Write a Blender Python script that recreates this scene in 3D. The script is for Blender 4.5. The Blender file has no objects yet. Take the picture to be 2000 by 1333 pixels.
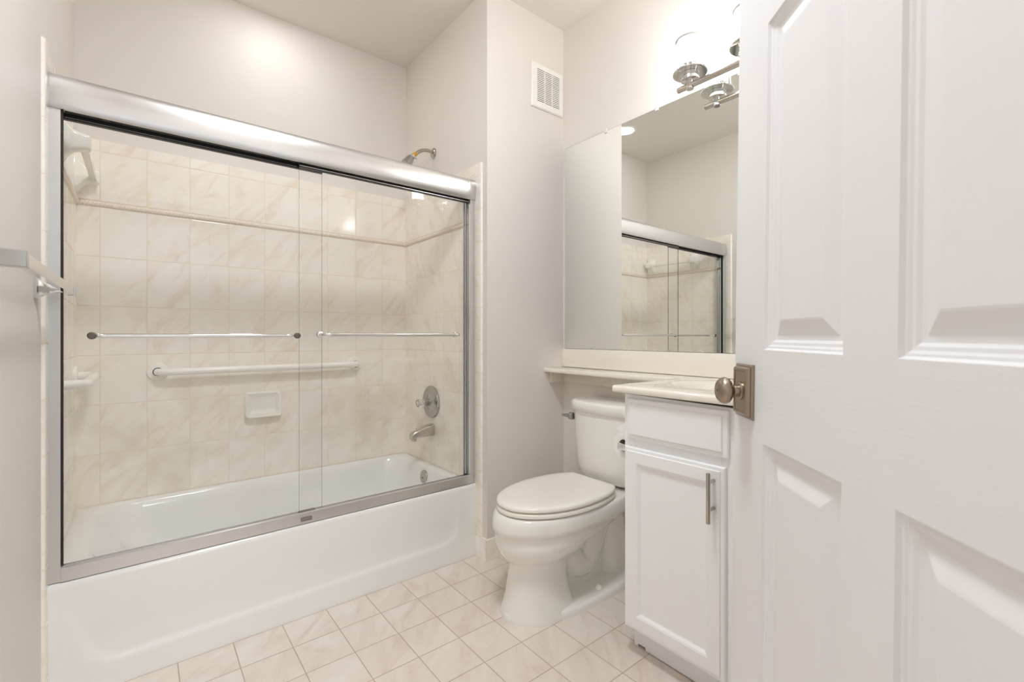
import bpy, bmesh, math, random
from mathutils import Vector, Matrix
random.seed(4)
PI = math.pi
SC = bpy.context.scene
COL = SC.collection

# ------------------------------------------------------------------ camera
cam_data = bpy.data.cameras.new('camera')
cam_data.sensor_width = 36.0
cam_data.lens = 901.0 / 2000.0 * 36.0
cam_data.shift_y = -11.0 / 2000.0
cam_data.clip_start = 0.01
cam_data.dof.use_dof = True
cam_data.dof.focus_distance = 1.95
cam_data.dof.aperture_fstop = 6.3
cam = bpy.data.objects.new('camera', cam_data)
cam.location = (0.0, 0.0, 1.10)
cam.rotation_euler = (PI / 2, 0.0, math.radians(-38.83))
COL.objects.link(cam)
SC.camera = cam

# ------------------------------------------------------------------ world, exposure, light levels
world = bpy.data.worlds.new('world')
SC.world = world
world.use_nodes = True
world.node_tree.nodes['Background'].inputs[0].default_value = (0.80, 0.88, 1.0, 1)
world.node_tree.nodes['Background'].inputs[1].default_value = 0.3
SC.view_settings.view_transform = 'Standard'
SC.view_settings.look = 'None'
SC.view_settings.gamma = 1.0
SC.view_settings.exposure = 0.70
SC.view_settings.use_curve_mapping = False
SC.cycles.use_denoising = True
SC.cycles.max_bounces = 14
SC.cycles.diffuse_bounces = 8
SC.cycles.glossy_bounces = 8
SC.cycles.transmission_bounces = 8
SC.cycles.transparent_max_bounces = 24
SC.cycles.sample_clamp_indirect = 6.0
SC.cycles.caustics_reflective = False
SC.cycles.caustics_refractive = False
VANITY_LAMP = 17.0      # radiance of the three vanity shades
CEILING_FILL = 38.0     # radiance of the unseen ceiling light added as room fill
RECESSED = 25.0         # radiance of the ceiling downlight lens
HALL_FILL = 14.0              # radiance of the unseen hall light added as fill through the doorway

# ------------------------------------------------------------------ room numbers (metres)
XL, XR, XM = -0.222, 1.315, 1.841      # left wall, shower wall, mirror wall
YB, YV, YA = 2.713, 1.827, 1.912       # alcove back wall, vent wall, tub apron
ZC = 2.80                              # ceiling
RIM = 0.36                             # tub rim

# ------------------------------------------------------------------ materials
def new_mat(name):
    m = bpy.data.materials.new(name)
    m.use_nodes = True
    nt = m.node_tree
    return m, nt, nt.nodes['Principled BSDF']

def rgb(r, g, b):
    """sRGB 0-255 -> linear"""
    f = lambda v: ((v / 255 + 0.055) / 1.055) ** 2.4 if v > 10 else v / 255 / 12.92
    return (f(r), f(g), f(b), 1)

def plain(name, col, rough=0.5, metal=0.0, coat=0.0, bump=0.0, bscale=200.0, spec=0.5, bstretch=None):
    m, nt, b = new_mat(name)
    b.inputs['Base Color'].default_value = col
    b.inputs['Roughness'].default_value = rough
    b.inputs['Metallic'].default_value = metal
    b.inputs['Coat Weight'].default_value = coat
    b.inputs['Coat Roughness'].default_value = 0.05
    b.inputs['Specular IOR Level'].default_value = spec
    tc = nt.nodes.new('ShaderNodeTexCoord')
    nz = nt.nodes.new('ShaderNodeTexNoise')
    nz.inputs['Scale'].default_value = bscale
    nz.inputs['Detail'].default_value = 3
    if bstretch:
        mp = nt.nodes.new('ShaderNodeMapping')
        mp.inputs['Scale'].default_value = bstretch
        nt.links.new(tc.outputs['Object'], mp.inputs['Vector'])
        nt.links.new(mp.outputs['Vector'], nz.inputs['Vector'])
    else:
        nt.links.new(tc.outputs['Object'], nz.inputs['Vector'])
    if bump > 0:
        bp = nt.nodes.new('ShaderNodeBump')
        bp.inputs['Strength'].default_value = bump
        bp.inputs['Distance'].default_value = 0.002
        nt.links.new(nz.outputs['Fac'], bp.inputs['Height'])
        nt.links.new(bp.outputs['Normal'], b.inputs['Normal'])
    else:
        mx = nt.nodes.new('ShaderNodeMapRange')
        dv = 0.004 if metal > 0.5 else 0.02
        if metal > 0.5:
            nz.inputs['Scale'].default_value = 4.0
        mx.inputs['To Min'].default_value = max(0.0, rough - dv)
        mx.inputs['To Max'].default_value = rough + dv
        nt.links.new(nz.outputs['Fac'], mx.inputs['Value'])
        nt.links.new(mx.outputs['Result'], b.inputs['Roughness'])
    return m

def math_node(nt, op, a, b=None, clamp=False):
    n = nt.nodes.new('ShaderNodeMath')
    n.operation = op
    n.use_clamp = clamp
    for i, v in enumerate((a, b)):
        if v is None:
            continue
        if isinstance(v, (int, float)):
            n.inputs[i].default_value = v
        else:
            nt.links.new(v, n.inputs[i])
    return n.outputs[0]

def tile_mat(name, ua, va, u0, v0, su, sv, grout, cols, grout_col, rough=0.12, nscale=7.0, bump=0.35, stain=0.0):
    """glazed tiles with marbled glaze; ua/va pick the world axes the grid runs along"""
    m, nt, b = new_mat(name)
    L = nt.links
    tc = nt.nodes.new('ShaderNodeTexCoord')
    sp = nt.nodes.new('ShaderNodeSeparateXYZ')
    L.new(tc.outputs['Object'], sp.inputs[0])
    U = math_node(nt, 'DIVIDE', math_node(nt, 'SUBTRACT', sp.outputs[ua], u0), su)
    V = math_node(nt, 'DIVIDE', math_node(nt, 'SUBTRACT', sp.outputs[va], v0), sv)
    def edge(c, s):
        fr = math_node(nt, 'FRACT', c)
        return math_node(nt, 'MULTIPLY', math_node(nt, 'MINIMUM', fr, math_node(nt, 'SUBTRACT', 1.0, fr)), s)
    d = math_node(nt, 'MINIMUM', edge(U, su), edge(V, sv))
    mr = nt.nodes.new('ShaderNodeMapRange')
    mr.interpolation_type = 'SMOOTHSTEP'
    mr.inputs['From Min'].default_value = grout * 0.5 - 0.0004
    mr.inputs['From Max'].default_value = grout * 0.5 + 0.0006
    L.new(d, mr.inputs['Value'])
    mask = mr.outputs['Result']
    hb = nt.nodes.new('ShaderNodeMapRange')
    hb.interpolation_type = 'SMOOTHSTEP'
    hb.inputs['From Min'].default_value = grout * 0.3
    hb.inputs['From Max'].default_value = grout * 0.5 + 0.003
    L.new(d, hb.inputs['Value'])
    # tile id -> offset of the marbling
    cb = nt.nodes.new('ShaderNodeCombineXYZ')
    L.new(math_node(nt, 'FLOOR', U), cb.inputs[0])
    L.new(math_node(nt, 'FLOOR', V), cb.inputs[1])
    wn = nt.nodes.new('ShaderNodeTexWhiteNoise')
    wn.noise_dimensions = '3D'
    L.new(cb.outputs[0], wn.inputs['Vector'])
    sc = nt.nodes.new('ShaderNodeVectorMath')
    sc.operation = 'SCALE'
    sc.inputs['Scale'].default_value = 13.0
    L.new(wn.outputs['Color'], sc.inputs[0])
    uv = nt.nodes.new('ShaderNodeCombineXYZ')
    L.new(sp.outputs[ua], uv.inputs[0])
    L.new(sp.outputs[va], uv.inputs[1])
    mp = nt.nodes.new('ShaderNodeMapping')
    mp.vector_type = 'TEXTURE'
    mp.inputs['Rotation'].default_value = (0, 0, math.radians(50))
    mp.inputs['Scale'].default_value = (1.7, 0.65, 1)
    L.new(uv.outputs[0], mp.inputs['Vector'])
    ad = nt.nodes.new('ShaderNodeVectorMath')
    L.new(mp.outputs['Vector'], ad.inputs[0])
    L.new(sc.outputs[0], ad.inputs[1])
    nz = nt.nodes.new('ShaderNodeTexNoise')
    nz.inputs['Scale'].default_value = nscale
    nz.inputs['Detail'].default_value = 5
    nz.inputs['Roughness'].default_value = 0.62
    nz.inputs['Distortion'].default_value = 1.1
    L.new(ad.outputs[0], nz.inputs['Vector'])
    cr = nt.nodes.new('ShaderNodeValToRGB')
    e = cr.color_ramp.elements
    e[0].position, e[0].color = 0.30, cols[2]
    e[1].position, e[1].color = 0.70, cols[0]
    k = e.new(0.47)
    k.color = cols[1]
    L.new(nz.outputs['Fac'], cr.inputs['Fac'])
    mx = nt.nodes.new('ShaderNodeMix')
    mx.data_type = 'RGBA'
    L.new(mask, mx.inputs['Factor'])
    mx.inputs['A'].default_value = grout_col
    glaze = cr.outputs['Color']
    if stain > 0:      # soap and mineral film below about a metre
        sn = nt.nodes.new('ShaderNodeTexNoise')
        sn.inputs['Scale'].default_value = 5.0
        sn.inputs['Detail'].default_value = 4
        L.new(tc.outputs['Object'], sn.inputs['Vector'])
        sm = nt.nodes.new('ShaderNodeMapRange')
        sm.inputs['From Min'].default_value = 0.48
        sm.inputs['From Max'].default_value = 0.72
        L.new(sn.outputs['Fac'], sm.inputs['Value'])
        zm = nt.nodes.new('ShaderNodeMapRange')
        zm.inputs['From Min'].default_value = 1.05
        zm.inputs['From Max'].default_value = 0.70
        L.new(sp.outputs[2], zm.inputs['Value'])
        sx = nt.nodes.new('ShaderNodeMix')
        sx.data_type = 'RGBA'
        L.new(math_node(nt, 'MULTIPLY', math_node(nt, 'MULTIPLY', sm.outputs['Result'], zm.outputs['Result']), stain), sx.inputs['Factor'])
        L.new(glaze, sx.inputs['A'])
        sx.inputs['B'].default_value = rgb(206, 188, 158)
        glaze = sx.outputs['Result']
    L.new(glaze, mx.inputs['B'])
    L.new(mx.outputs['Result'], b.inputs['Base Color'])
    rr = nt.nodes.new('ShaderNodeMapRange')
    rr.inputs['To Min'].default_value = 0.6
    rr.inputs['To Max'].default_value = rough
    L.new(mask, rr.inputs['Value'])
    L.new(rr.outputs['Result'], b.inputs['Roughness'])
    bp = nt.nodes.new('ShaderNodeBump')
    bp.inputs['Strength'].default_value = bump
    bp.inputs['Distance'].default_value = 0.0015
    L.new(hb.outputs['Result'], bp.inputs['Height'])
    L.new(bp.outputs['Normal'], b.inputs['Normal'])
    return m

def glass_mat(name, tint):
    """clear sheet glass: see-through with a mirror reflection that grows towards grazing angles"""
    m, nt, b = new_mat(name)
    nt.nodes.remove(b)
    out = nt.nodes['Material Output']
    L = nt.links
    g = nt.nodes.new('ShaderNodeNewGeometry')
    dt = nt.nodes.new('ShaderNodeVectorMath')
    dt.operation = 'DOT_PRODUCT'
    L.new(g.outputs['Normal'], dt.inputs[0])
    L.new(g.outputs['Incoming'], dt.inputs[1])
    c = math_node(nt, 'ABSOLUTE', dt.outputs['Value'])
    p = math_node(nt, 'POWER', math_node(nt, 'SUBTRACT', 1.0, c, True), 5.0)
    fac = math_node(nt, 'ADD', math_node(nt, 'MULTIPLY', p, 0.95), 0.03, True)
    tr = nt.nodes.new('ShaderNodeBsdfTransparent')
    tr.inputs['Color'].default_value = tint
    gl = nt.nodes.new('ShaderNodeBsdfGlossy')
    gl.inputs['Roughness'].default_value = 0.0
    ms = nt.nodes.new('ShaderNodeMixShader')
    L.new(fac, ms.inputs[0])
    L.new(tr.outputs[0], ms.inputs[1])
    L.new(gl.outputs[0], ms.inputs[2])
    L.new(ms.outputs[0], out.inputs['Surface'])
    return m

def emit_mat(name, col, strength):
    m, nt, b = new_mat(name)
    b.inputs['Base Color'].default_value = (0.9, 0.9, 0.9, 1)
    b.inputs['Emission Color'].default_value = col
    b.inputs['Emission Strength'].default_value = strength
    return m

M = {}
M['paint'] = plain('greige wall paint', rgb(227, 222, 216), 0.5, spec=0.3, bump=0.04, bscale=260)
M['ceiling'] = plain('ceiling paint', rgb(232, 228, 222), 0.6, bump=0.04, bscale=260)
M['hall'] = plain('hall paint', rgb(235, 235, 236), 0.6)
TC = (rgb(249, 246, 239), rgb(246, 240, 231), rgb(239, 227, 212))
GR = rgb(234, 223, 203)
TU = 0.1617
M['tile_back'] = tile_mat('wall tile back', 0, 2, 0.0225, 1.661, TU, 0.2165, 0.003, TC, GR, stain=0.4)
M['tile_back_top'] = tile_mat('wall tile back top', 0, 2, 0.0225, 1.689, TU, 0.215, 0.003, TC, GR)
M['tile_side'] = tile_mat('wall tile side', 1, 2, YB, 1.661, TU, 0.2165, 0.003, TC, GR, stain=0.4)
M['tile_side_top'] = tile_mat('wall tile side top', 1, 2, YB, 1.689, TU, 0.215, 0.003, TC, GR)
M['tile_strip'] = tile_mat('bullnose tile strip', 1, 2, 1.70, 1.889, 1.0, 0.1627, 0.003, TC, GR)
M['tile_base'] = tile_mat('base tile', 0, 2, 1.305, -0.5, 0.161, 1.0, 0.0025, TC, GR)
FC = (rgb(233, 226, 218), rgb(227, 217, 207), rgb(219, 204, 192))
M['tile_floor'] = tile_mat('floor tile', 0, 1, 1.0622, 1.7488, 0.1609, 0.1609, 0.003, FC, rgb(184, 168, 148), rough=0.22, nscale=6, bump=0.3)
M['rope'] = plain('rope liner glaze', rgb(235, 224, 210), 0.15)
M['tub'] = plain('tub enamel', rgb(238, 239, 237), 0.14, coat=0.3)
M['china'] = plain('toilet china', rgb(240, 239, 234), 0.07, coat=0.5)
M['seat'] = plain('toilet seat plastic', rgb(241, 238, 230), 0.25)
M['ceramic'] = plain('bath accessory ceramic', rgb(240, 238, 230), 0.1, coat=0.4)
M['white_bar'] = plain('white grab bar enamel', rgb(244, 242, 236), 0.25)
M['chrome'] = plain('chrome', (0.80, 0.80, 0.80, 1), 0.06, 1.0)
M['dark_chrome'] = plain('chrome with dark reflections', (0.50, 0.50, 0.48, 1), 0.12, 1.0)  # darker copy of chrome; reflections of a dark room put into its colour
M['alu'] = plain('bright aluminium', (0.66, 0.655, 0.655, 1), 0.22, 1.0)
M['alu_satin'] = plain('satin aluminium', (0.74, 0.74, 0.75, 1), 0.3, 1.0)
M['nickel'] = plain('brushed nickel', (0.62, 0.58, 0.53, 1), 0.25, 1.0)
M['worn_nickel'] = plain('worn nickel', (0.50, 0.47, 0.42, 1), 0.25, 1.0)
M['bronze'] = plain('antique nickel', (0.36, 0.295, 0.23, 1), 0.25, 1.0, bump=0.08, bscale=300, bstretch=(1, 1, 12))
M['screw'] = plain('tarnished screw', (0.20, 0.18, 0.15, 1), 0.45, 1.0)
M['tape'] = plain('yellow thread tape', rgb(205, 150, 30), 0.4)
M['rubber_gap_shade'] = plain('black rubber', (0.012, 0.012, 0.012, 1), 0.4)  # also the black that paints the shaded gap under the header
M['dark'] = plain('dark opening', (0.03, 0.03, 0.03, 1), 0.8)
M['grey_plastic'] = plain('grey plastic', (0.22, 0.20, 0.18, 1), 0.4)
M['cabinet'] = plain('cabinet white paint', rgb(243, 244, 246), 0.35, bump=0.03, bscale=180)
M['counter'] = plain('cultured marble', rgb(244, 239, 229), 0.12, coat=0.3)
M['mirror'] = plain('mirror silvering', (0.93, 0.95, 0.925, 1), 0.0, 1.0)
bm_ = M['mirror'].node_tree
for l in list(bm_.links):
    if l.to_socket.name == 'Roughness':
        bm_.links.remove(l)
bm_.nodes['Principled BSDF'].inputs['Roughness'].default_value = 0.0
M['mirror_edge'] = plain('mirror edge', (0.10, 0.13, 0.12, 1), 0.2)
M['door_flat'] = plain('door paint horizontal grain', rgb(230, 230, 232), 0.42, bump=0.12, bscale=7, bstretch=(3, 1, 34))
M['door_up'] = plain('door paint vertical grain', rgb(230, 230, 232), 0.42, bump=0.08, bscale=7, bstretch=(34, 1, 2.5))
M['paper'] = plain('tissue paper', rgb(245, 244, 240), 0.9, bump=0.1, bscale=150)
M['grille'] = plain('grille white', rgb(240, 238, 232), 0.4)
M['trim'] = plain('trim white', rgb(238, 236, 232), 0.4)
M['cleat'] = plain('painted cleat', rgb(226, 219, 208), 0.5)
M['carpet'] = plain('hall carpet', rgb(190, 180, 165), 0.95, bump=0.5, bscale=400)
M['glass'] = glass_mat('shower glass', (0.999, 1.0, 0.999, 1))
M['glass_edge'] = plain('glass edge', (0.10, 0.13, 0.11, 1), 0.15)
M['lamp_glass'] = glass_mat('lamp clear glass', (0.965, 0.965, 0.965, 1))
M['frost'] = plain('ground glass rim', rgb(170, 168, 163), 0.4)
M['lamp_white'] = emit_mat('lit frosted shade', (0.98, 0.985, 0.99, 1), VANITY_LAMP)
M['downlight'] = emit_mat('lit downlight lens', (1.0, 0.985, 0.965, 1), RECESSED)
M['bowl'] = emit_mat('lit ceiling fill bowl', (0.945, 0.98, 1.025, 1), CEILING_FILL)  # glow of the added ceiling fill
M['hall_fill'] = emit_mat('lit hall fill', (0.93, 0.96, 1.0, 1), HALL_FILL)
def acrylic():
    m, nt, b = new_mat('clear acrylic')
    b.inputs['Base Color'].default_value = (0.95, 0.95, 0.93, 1)
    b.inputs['Transmission Weight'].default_value = 1.0
    b.inputs['Roughness'].default_value = 0.03
    b.inputs['IOR'].default_value = 1.45
    return m
M['acrylic'] = acrylic()

# ------------------------------------------------------------------ object helpers
def thing(name, label, cat, loc=(0, 0, 0), group=None):
    o = bpy.data.objects.new(name, None)
    COL.objects.link(o)
    o.location = loc
    o['label'] = label
    o['category'] = cat
    if group:
        o['group'] = group
    return o

def tag(o, label, cat, group=None):
    o['label'] = label
    o['category'] = cat
    if group:
        o['group'] = group
    return o

def obj(name, bm, mats, parent=None, smooth=35, recalc=True):
    """link a bmesh (world coordinates, or its parent's coordinates) as ONE mesh object"""
    if recalc:
        bmesh.ops.recalc_face_normals(bm, faces=bm.faces[:])
    me = bpy.data.meshes.new(name)
    bm.to_mesh(me)
    bm.free()
    for m in (mats if isinstance(mats, (list, tuple)) else [mats]):
        me.materials.append(m)
    if smooth:
        me.shade_smooth()
        me.set_sharp_from_angle(angle=math.radians(smooth))
    o = bpy.data.objects.new(name, me)
    COL.objects.link(o)
    if parent is not None:
        o.parent = parent
        if parent.get('_world'):
            pass
    return o

def struct(name, bm, mats, parent=None, smooth=35):
    o = obj(name, bm, mats, parent, smooth)
    if parent is None:
        o['kind'] = 'structure'
    return o

def B():
    return bmesh.new()

def box(bm, x0, x1, y0, y1, z0, z1, bev=0.0, seg=2, mi=0):
    r = bmesh.ops.create_cube(bm, size=1.0)
    vs = r['verts']
    for v in vs:
        v.co = Vector(((x0 + x1) / 2 + v.co.x * (x1 - x0), (y0 + y1) / 2 + v.co.y * (y1 - y0), (z0 + z1) / 2 + v.co.z * (z1 - z0)))
    fs = set(f for v in vs for f in v.link_faces)
    for f in fs:
        f.material_index = mi
    if bev > 0:
        es = set(e for v in vs for e in v.link_edges)
        bmesh.ops.bevel(bm, geom=list(es), offset=bev, segments=seg, profile=0.5, affect='EDGES', clamp_overlap=True)
    return bm

def frame_axes(d):
    d = d.normalized()
    up = Vector((0, 0, 1)) if abs(d.z) < 0.95 else Vector((1, 0, 0))
    a = d.cross(up).normalized()
    b = a.cross(d).normalized()
    return a, b

def lathe(bm, p0, axis, prof, n=32, mi=0, cap0=True, cap1=True):
    """profile [(distance along axis, radius)] revolved about axis from p0"""
    p0 = Vector(p0)
    d = Vector(axis).normalized()
    a, b = frame_axes(d)
    rings = []
    for t, r in prof:
        if r < 1e-6:
            rings.append([bm.verts.new(p0 + d * t)])
        else:
            rings.append([bm.verts.new(p0 + d * t + a * (r * math.cos(2 * PI * k / n)) + b * (r * math.sin(2 * PI * k / n))) for k in range(n)])
    for i in range(len(rings) - 1):
        r0, r1 = rings[i], rings[i + 1]
        for k in range(n):
            k2 = (k + 1) % n
            if len(r0) == 1 and len(r1) == 1:
                continue
            if len(r0) == 1:
                f = bm.faces.new((r0[0], r1[k], r1[k2]))
            elif len(r1) == 1:
                f = bm.faces.new((r0[k], r0[k2], r1[0]))
            else:
                f = bm.faces.new((r0[k], r0[k2], r1[k2], r1[k]))
            f.material_index = mi
    if cap0 and len(rings[0]) > 1:
        bm.faces.new(rings[0][::-1]).material_index = mi
    if cap1 and len(rings[-1]) > 1:
        bm.faces.new(rings[-1]).material_index = mi
    return bm

def cyl(bm, p0, p1, r, n=24, bev=0.0, mi=0):
    p0, p1 = Vector(p0), Vector(p1)
    L = (p1 - p0).length
    if bev > 0:
        prof = [(0, r - bev), (bev * 0.3, r - bev * 0.3), (bev, r), (L - bev, r), (L - bev * 0.3, r - bev * 0.3), (L, r - bev)]
    else:
        prof = [(0, r), (L, r)]
    return lathe(bm, p0, p1 - p0, prof, n, mi)

def tube(bm, pts, r, n=16, closed_ends=True, mi=0):
    """sweep a circle of radius r (number or list) along points"""
    pts = [Vector(p) for p in pts]
    rs = r if isinstance(r, (list, tuple)) else [r] * len(pts)
    tang = []
    for i in range(len(pts)):
        a = pts[max(0, i - 1)]
        b = pts[min(len(pts) - 1, i + 1)]
        tang.append((b - a).normalized())
    a, _ = frame_axes(tang[0])
    rings = []
    for i, p in enumerate(pts):
        t = tang[i]
        a = (a - t * a.dot(t)).normalized()
        b = t.cross(a)
        rings.append([bm.verts.new(p + a * (rs[i] * math.cos(2 * PI * k / n)) + b * (rs[i] * math.sin(2 * PI * k / n))) for k in range(n)])
    for i in range(len(rings) - 1):
        for k in range(n):
            k2 = (k + 1) % n
            bm.faces.new((rings[i][k], rings[i][k2], rings[i + 1][k2], rings[i + 1][k])).material_index = mi
    if closed_ends:
        bm.faces.new(rings[0][::-1]).material_index = mi
        bm.faces.new(rings[-1]).material_index = mi
    return bm

def smooth_path(pts, it=3):
    """Chaikin corner cutting that keeps both ends"""
    pts = [Vector(p) for p in pts]
    for _ in range(it):
        q = [pts[0]]
        for i in range(len(pts) - 1):
            q.append(pts[i] * 0.75 + pts[i + 1] * 0.25)
            q.append(pts[i] * 0.25 + pts[i + 1] * 0.75)
        q.append(pts[-1])
        pts = q
    return pts

def bend(pts, r=0.02, n=6):
    """polyline with each inner corner replaced by an arc-like bezier"""
    pts = [Vector(p) for p in pts]
    out = [pts[0]]
    for i in range(1, len(pts) - 1):
        p, a, b = pts[i], pts[i - 1], pts[i + 1]
        ra = min(r, (a - p).length * 0.49)
        rb = min(r, (b - p).length * 0.49)
        s = p + (a - p).normalized() * ra
        e = p + (b - p).normalized() * rb
        for k in range(n + 1):
            t = k / n
            out.append(s * (1 - t) ** 2 + p * 2 * t * (1 - t) + e * t * t)
    out.append(pts[-1])
    return out

def loft(bm, rings, cap0=True, cap1=True, mi=0):
    vr = [[bm.verts.new(Vector(p)) for p in r] for r in rings]
    n = len(vr[0])
    for i in range(len(vr) - 1):
        for k in range(n):
            k2 = (k + 1) % n
            bm.faces.new((vr[i][k], vr[i][k2], vr[i + 1][k2], vr[i + 1][k])).material_index = mi
    if cap0:
        bm.faces.new(vr[0][::-1]).material_index = mi
    if cap1:
        bm.faces.new(vr[-1]).material_index = mi
    return bm

def extrude_profile(bm, prof, mapper, t0, t1, mi=0):
    """closed 2D profile swept straight; mapper(u, v, t) -> point"""
    return loft(bm, [[mapper(u, v, t0) for u, v in prof], [mapper(u, v, t1) for u, v in prof]], mi=mi)

def rrect(x0, x1, y0, y1, r, n=6):
    """rounded rectangle outline, counter-clockwise"""
    out = []
    for cx, cy, a0 in ((x1 - r, y1 - r, 0), (x0 + r, y1 - r, 90), (x0 + r, y0 + r, 180), (x1 - r, y0 + r, 270)):
        for k in range(n + 1):
            a = math.radians(a0 + 90 * k / n)
            out.append((cx + r * math.cos(a), cy + r * math.sin(a)))
    return out

# ================================================================== THE ROOM
def wall(name, x0, x1, y0, y1, z0, z1, m='paint'):
    return struct(name, box(B(), x0, x1, y0, y1, z0, z1), M[m], smooth=0)

wall('floor', -0.62, 2.0, -0.225, 2.85, -0.10, 0.0, 'tile_floor')
wall('ceiling', -0.62, 2.0, -0.225, 2.85, ZC, ZC + 0.1, 'ceiling')
wall('wall_left', XL - 0.1, XL, 0.60, YB + 0.1, 0, ZC)
wall('wall_left_return', -0.62, -0.42, -0.225, 0.60, 0, ZC)
wall('wall_back', XL, XR, YB, YB + 0.1, 0, ZC)
wall('wall_wing', XR, XM + 0.1, YV, YB + 0.1, 0, ZC)
wall('wall_right', XM, XM + 0.1, 0.53, YV, 0, ZC)
wall('wall_front_right', 1.21, XM + 0.1, -0.225, 0.53, 0, ZC)
wall('wall_front', 0.44, 1.21, -0.225, -0.115, 0, ZC)
wall('wall_front_over_door', -0.42, 0.44, -0.225, -0.115, 2.06, ZC)
wall('wall_left_jog', -0.42, XL - 0.1, 0.60, 0.70, 0, ZC)
# hall behind the doorway
wall('floor_hall', -1.4, 1.9, -2.3, -0.225, -0.10, 0.0, 'carpet')
wall('ceiling_hall', -1.4, 1.9, -2.3, -0.225, 2.6, 2.7, 'hall')
wall('wall_hall_far', -1.4, 1.9, -2.4, -2.3, 0, 2.6, 'hall')
wall('wall_hall_left', -1.5, -1.4, -2.3, -0.225, 0, 2.6, 'hall')
wall('wall_hall_right', 1.9, 2.0, -2.3, -0.225, 0, 2.6, 'hall')
wall('wall_hall_near', -1.4, -0.42, -0.225, -0.115, 0, 2.6, 'hall')
# door lining on the hinge side
bm = B()
box(bm, 0.405, 0.44, -0.225, -0.115, 0, 2.06)
box(bm, -0.42, -0.33, -0.225, -0.115, 0, 2.06)
box(bm, -0.33, 0.405, -0.225, -0.115, 2.035, 2.06)
struct('trim_4', bm, M['trim'], smooth=0)

# ------------------------------------------------------------------ tiling of the tub alcove
T = 0.008
TOPZ = 1.956
struct('wall_tile_back', box(B(), XL + T, XR - T, YB - T, YB, RIM - 0.006, 1.661), M['tile_back'], smooth=0)
struct('wall_tile_back_top', box(B(), XL + T, XR - T, YB - T, YB, 1.689, TOPZ), M['tile_back_top'], smooth=0)
Y1 = 1.928
for nm, xa, xb in (('left', XL, XL + T), ('right', XR - T, XR)):
    struct('wall_tile_' + nm, box(B(), xa, xb, Y1, YB - T * 0, RIM - 0.006, 1.661), M['tile_side'], smooth=0)
    struct('wall_tile_%s_top' % nm, box(B(), xa, xb, Y1, YB - T * 0, 1.689, TOPZ), M['tile_side_top'], smooth=0)
    # bullnose column at the front edge of the tiling, floor to top
    s = 1 if nm == 'left' else -1
    w = XL if nm == 'left' else XR
    ys = 1.871 if nm == 'left' else 1.865
    z0 = 0.0 if nm == 'left' else 0.107
    prof = [(0, 0), (0.0, 0.003), (0.002, 0.0065), (0.006, 0.0085), (0.012, 0.009), (Y1 - ys, 0.009), (Y1 - ys, 0)]
    bm = B()
    # below the rim the column stops at the tub apron
    for za, zb, yend in ((z0, RIM, YA - 0.001), (RIM, TOPZ, Y1)):
        pr = [(min(u, yend - ys), v) for u, v in prof]
        extrude_profile(bm, pr, lambda u, v, t: (w + s * v, ys + u, t), za, zb)
    struct('trim_6' if nm == 'left' else 'trim_7', bm, M['tile_strip'], smooth=50)

def rope(name, mapper, length):
    """twisted rope liner tile; mapper(along, out, up)"""
    bm = B()
    pitch, nseg, nr = 0.0135, 5, 10
    N = int(length / pitch * nseg)
    rings = []
    for i in range(N + 1):
        x = length * i / N
        ring = []
        for k in range(nr + 1):
            a = -PI / 2 + PI * k / nr
            r = 0.0115 * (1 + 0.08 * math.cos(2 * PI * x / pitch - 2.2 * a))
            ring.append(mapper(x, 0.0065 + max(0.0, r * math.cos(a)), r * math.sin(a)))
        ring.append(mapper(x, 0.0065, 0.014))
        ring.append(mapper(x, 0.0, 0.014))
        ring.append(mapper(x, 0.0, -0.014))
        ring.append(mapper(x, 0.0065, -0.014))
        rings.append(ring)
    loft(bm, rings)
    return struct(name, bm, M['rope'], smooth=80)
ZR = 1.675
rope('trim_1', lambda x, o, u: (XL + T + x, YB - o, ZR + u), XR - XL - 2 * T)
rope('trim_2', lambda x, o, u: (XL + o, Y1 + x, ZR + u), YB - Y1)
rope('trim_3', lambda x, o, u: (XR - o, Y1 + x, ZR + u), YB - Y1)

# tile baseboards by the toilet
def base_prof(h=0.106, t=0.010):
    return [(0, 0), (t, 0), (t, h - 0.006), (t - 0.002, h - 0.002), (t - 0.005, h), (0, h)]
bm = B()
extrude_profile(bm, base_prof(), lambda u, v, t: (t, YV - u, v), XR - 0.010, XM)
struct('baseboard_back', bm, M['tile_base'])
bm = B()
extrude_profile(bm, base_prof(), lambda u, v, t: (XR - u, t, v), YV - 0.0005, YA - 0.001)
struct('baseboard_wing', bm, M['tile_strip'])
bm = B()
extrude_profile(bm, base_prof(), lambda u, v, t: (XM - u, t, v), 1.02, YV - 0.010)
struct('baseboard_right', bm, M['tile_strip'])

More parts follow.
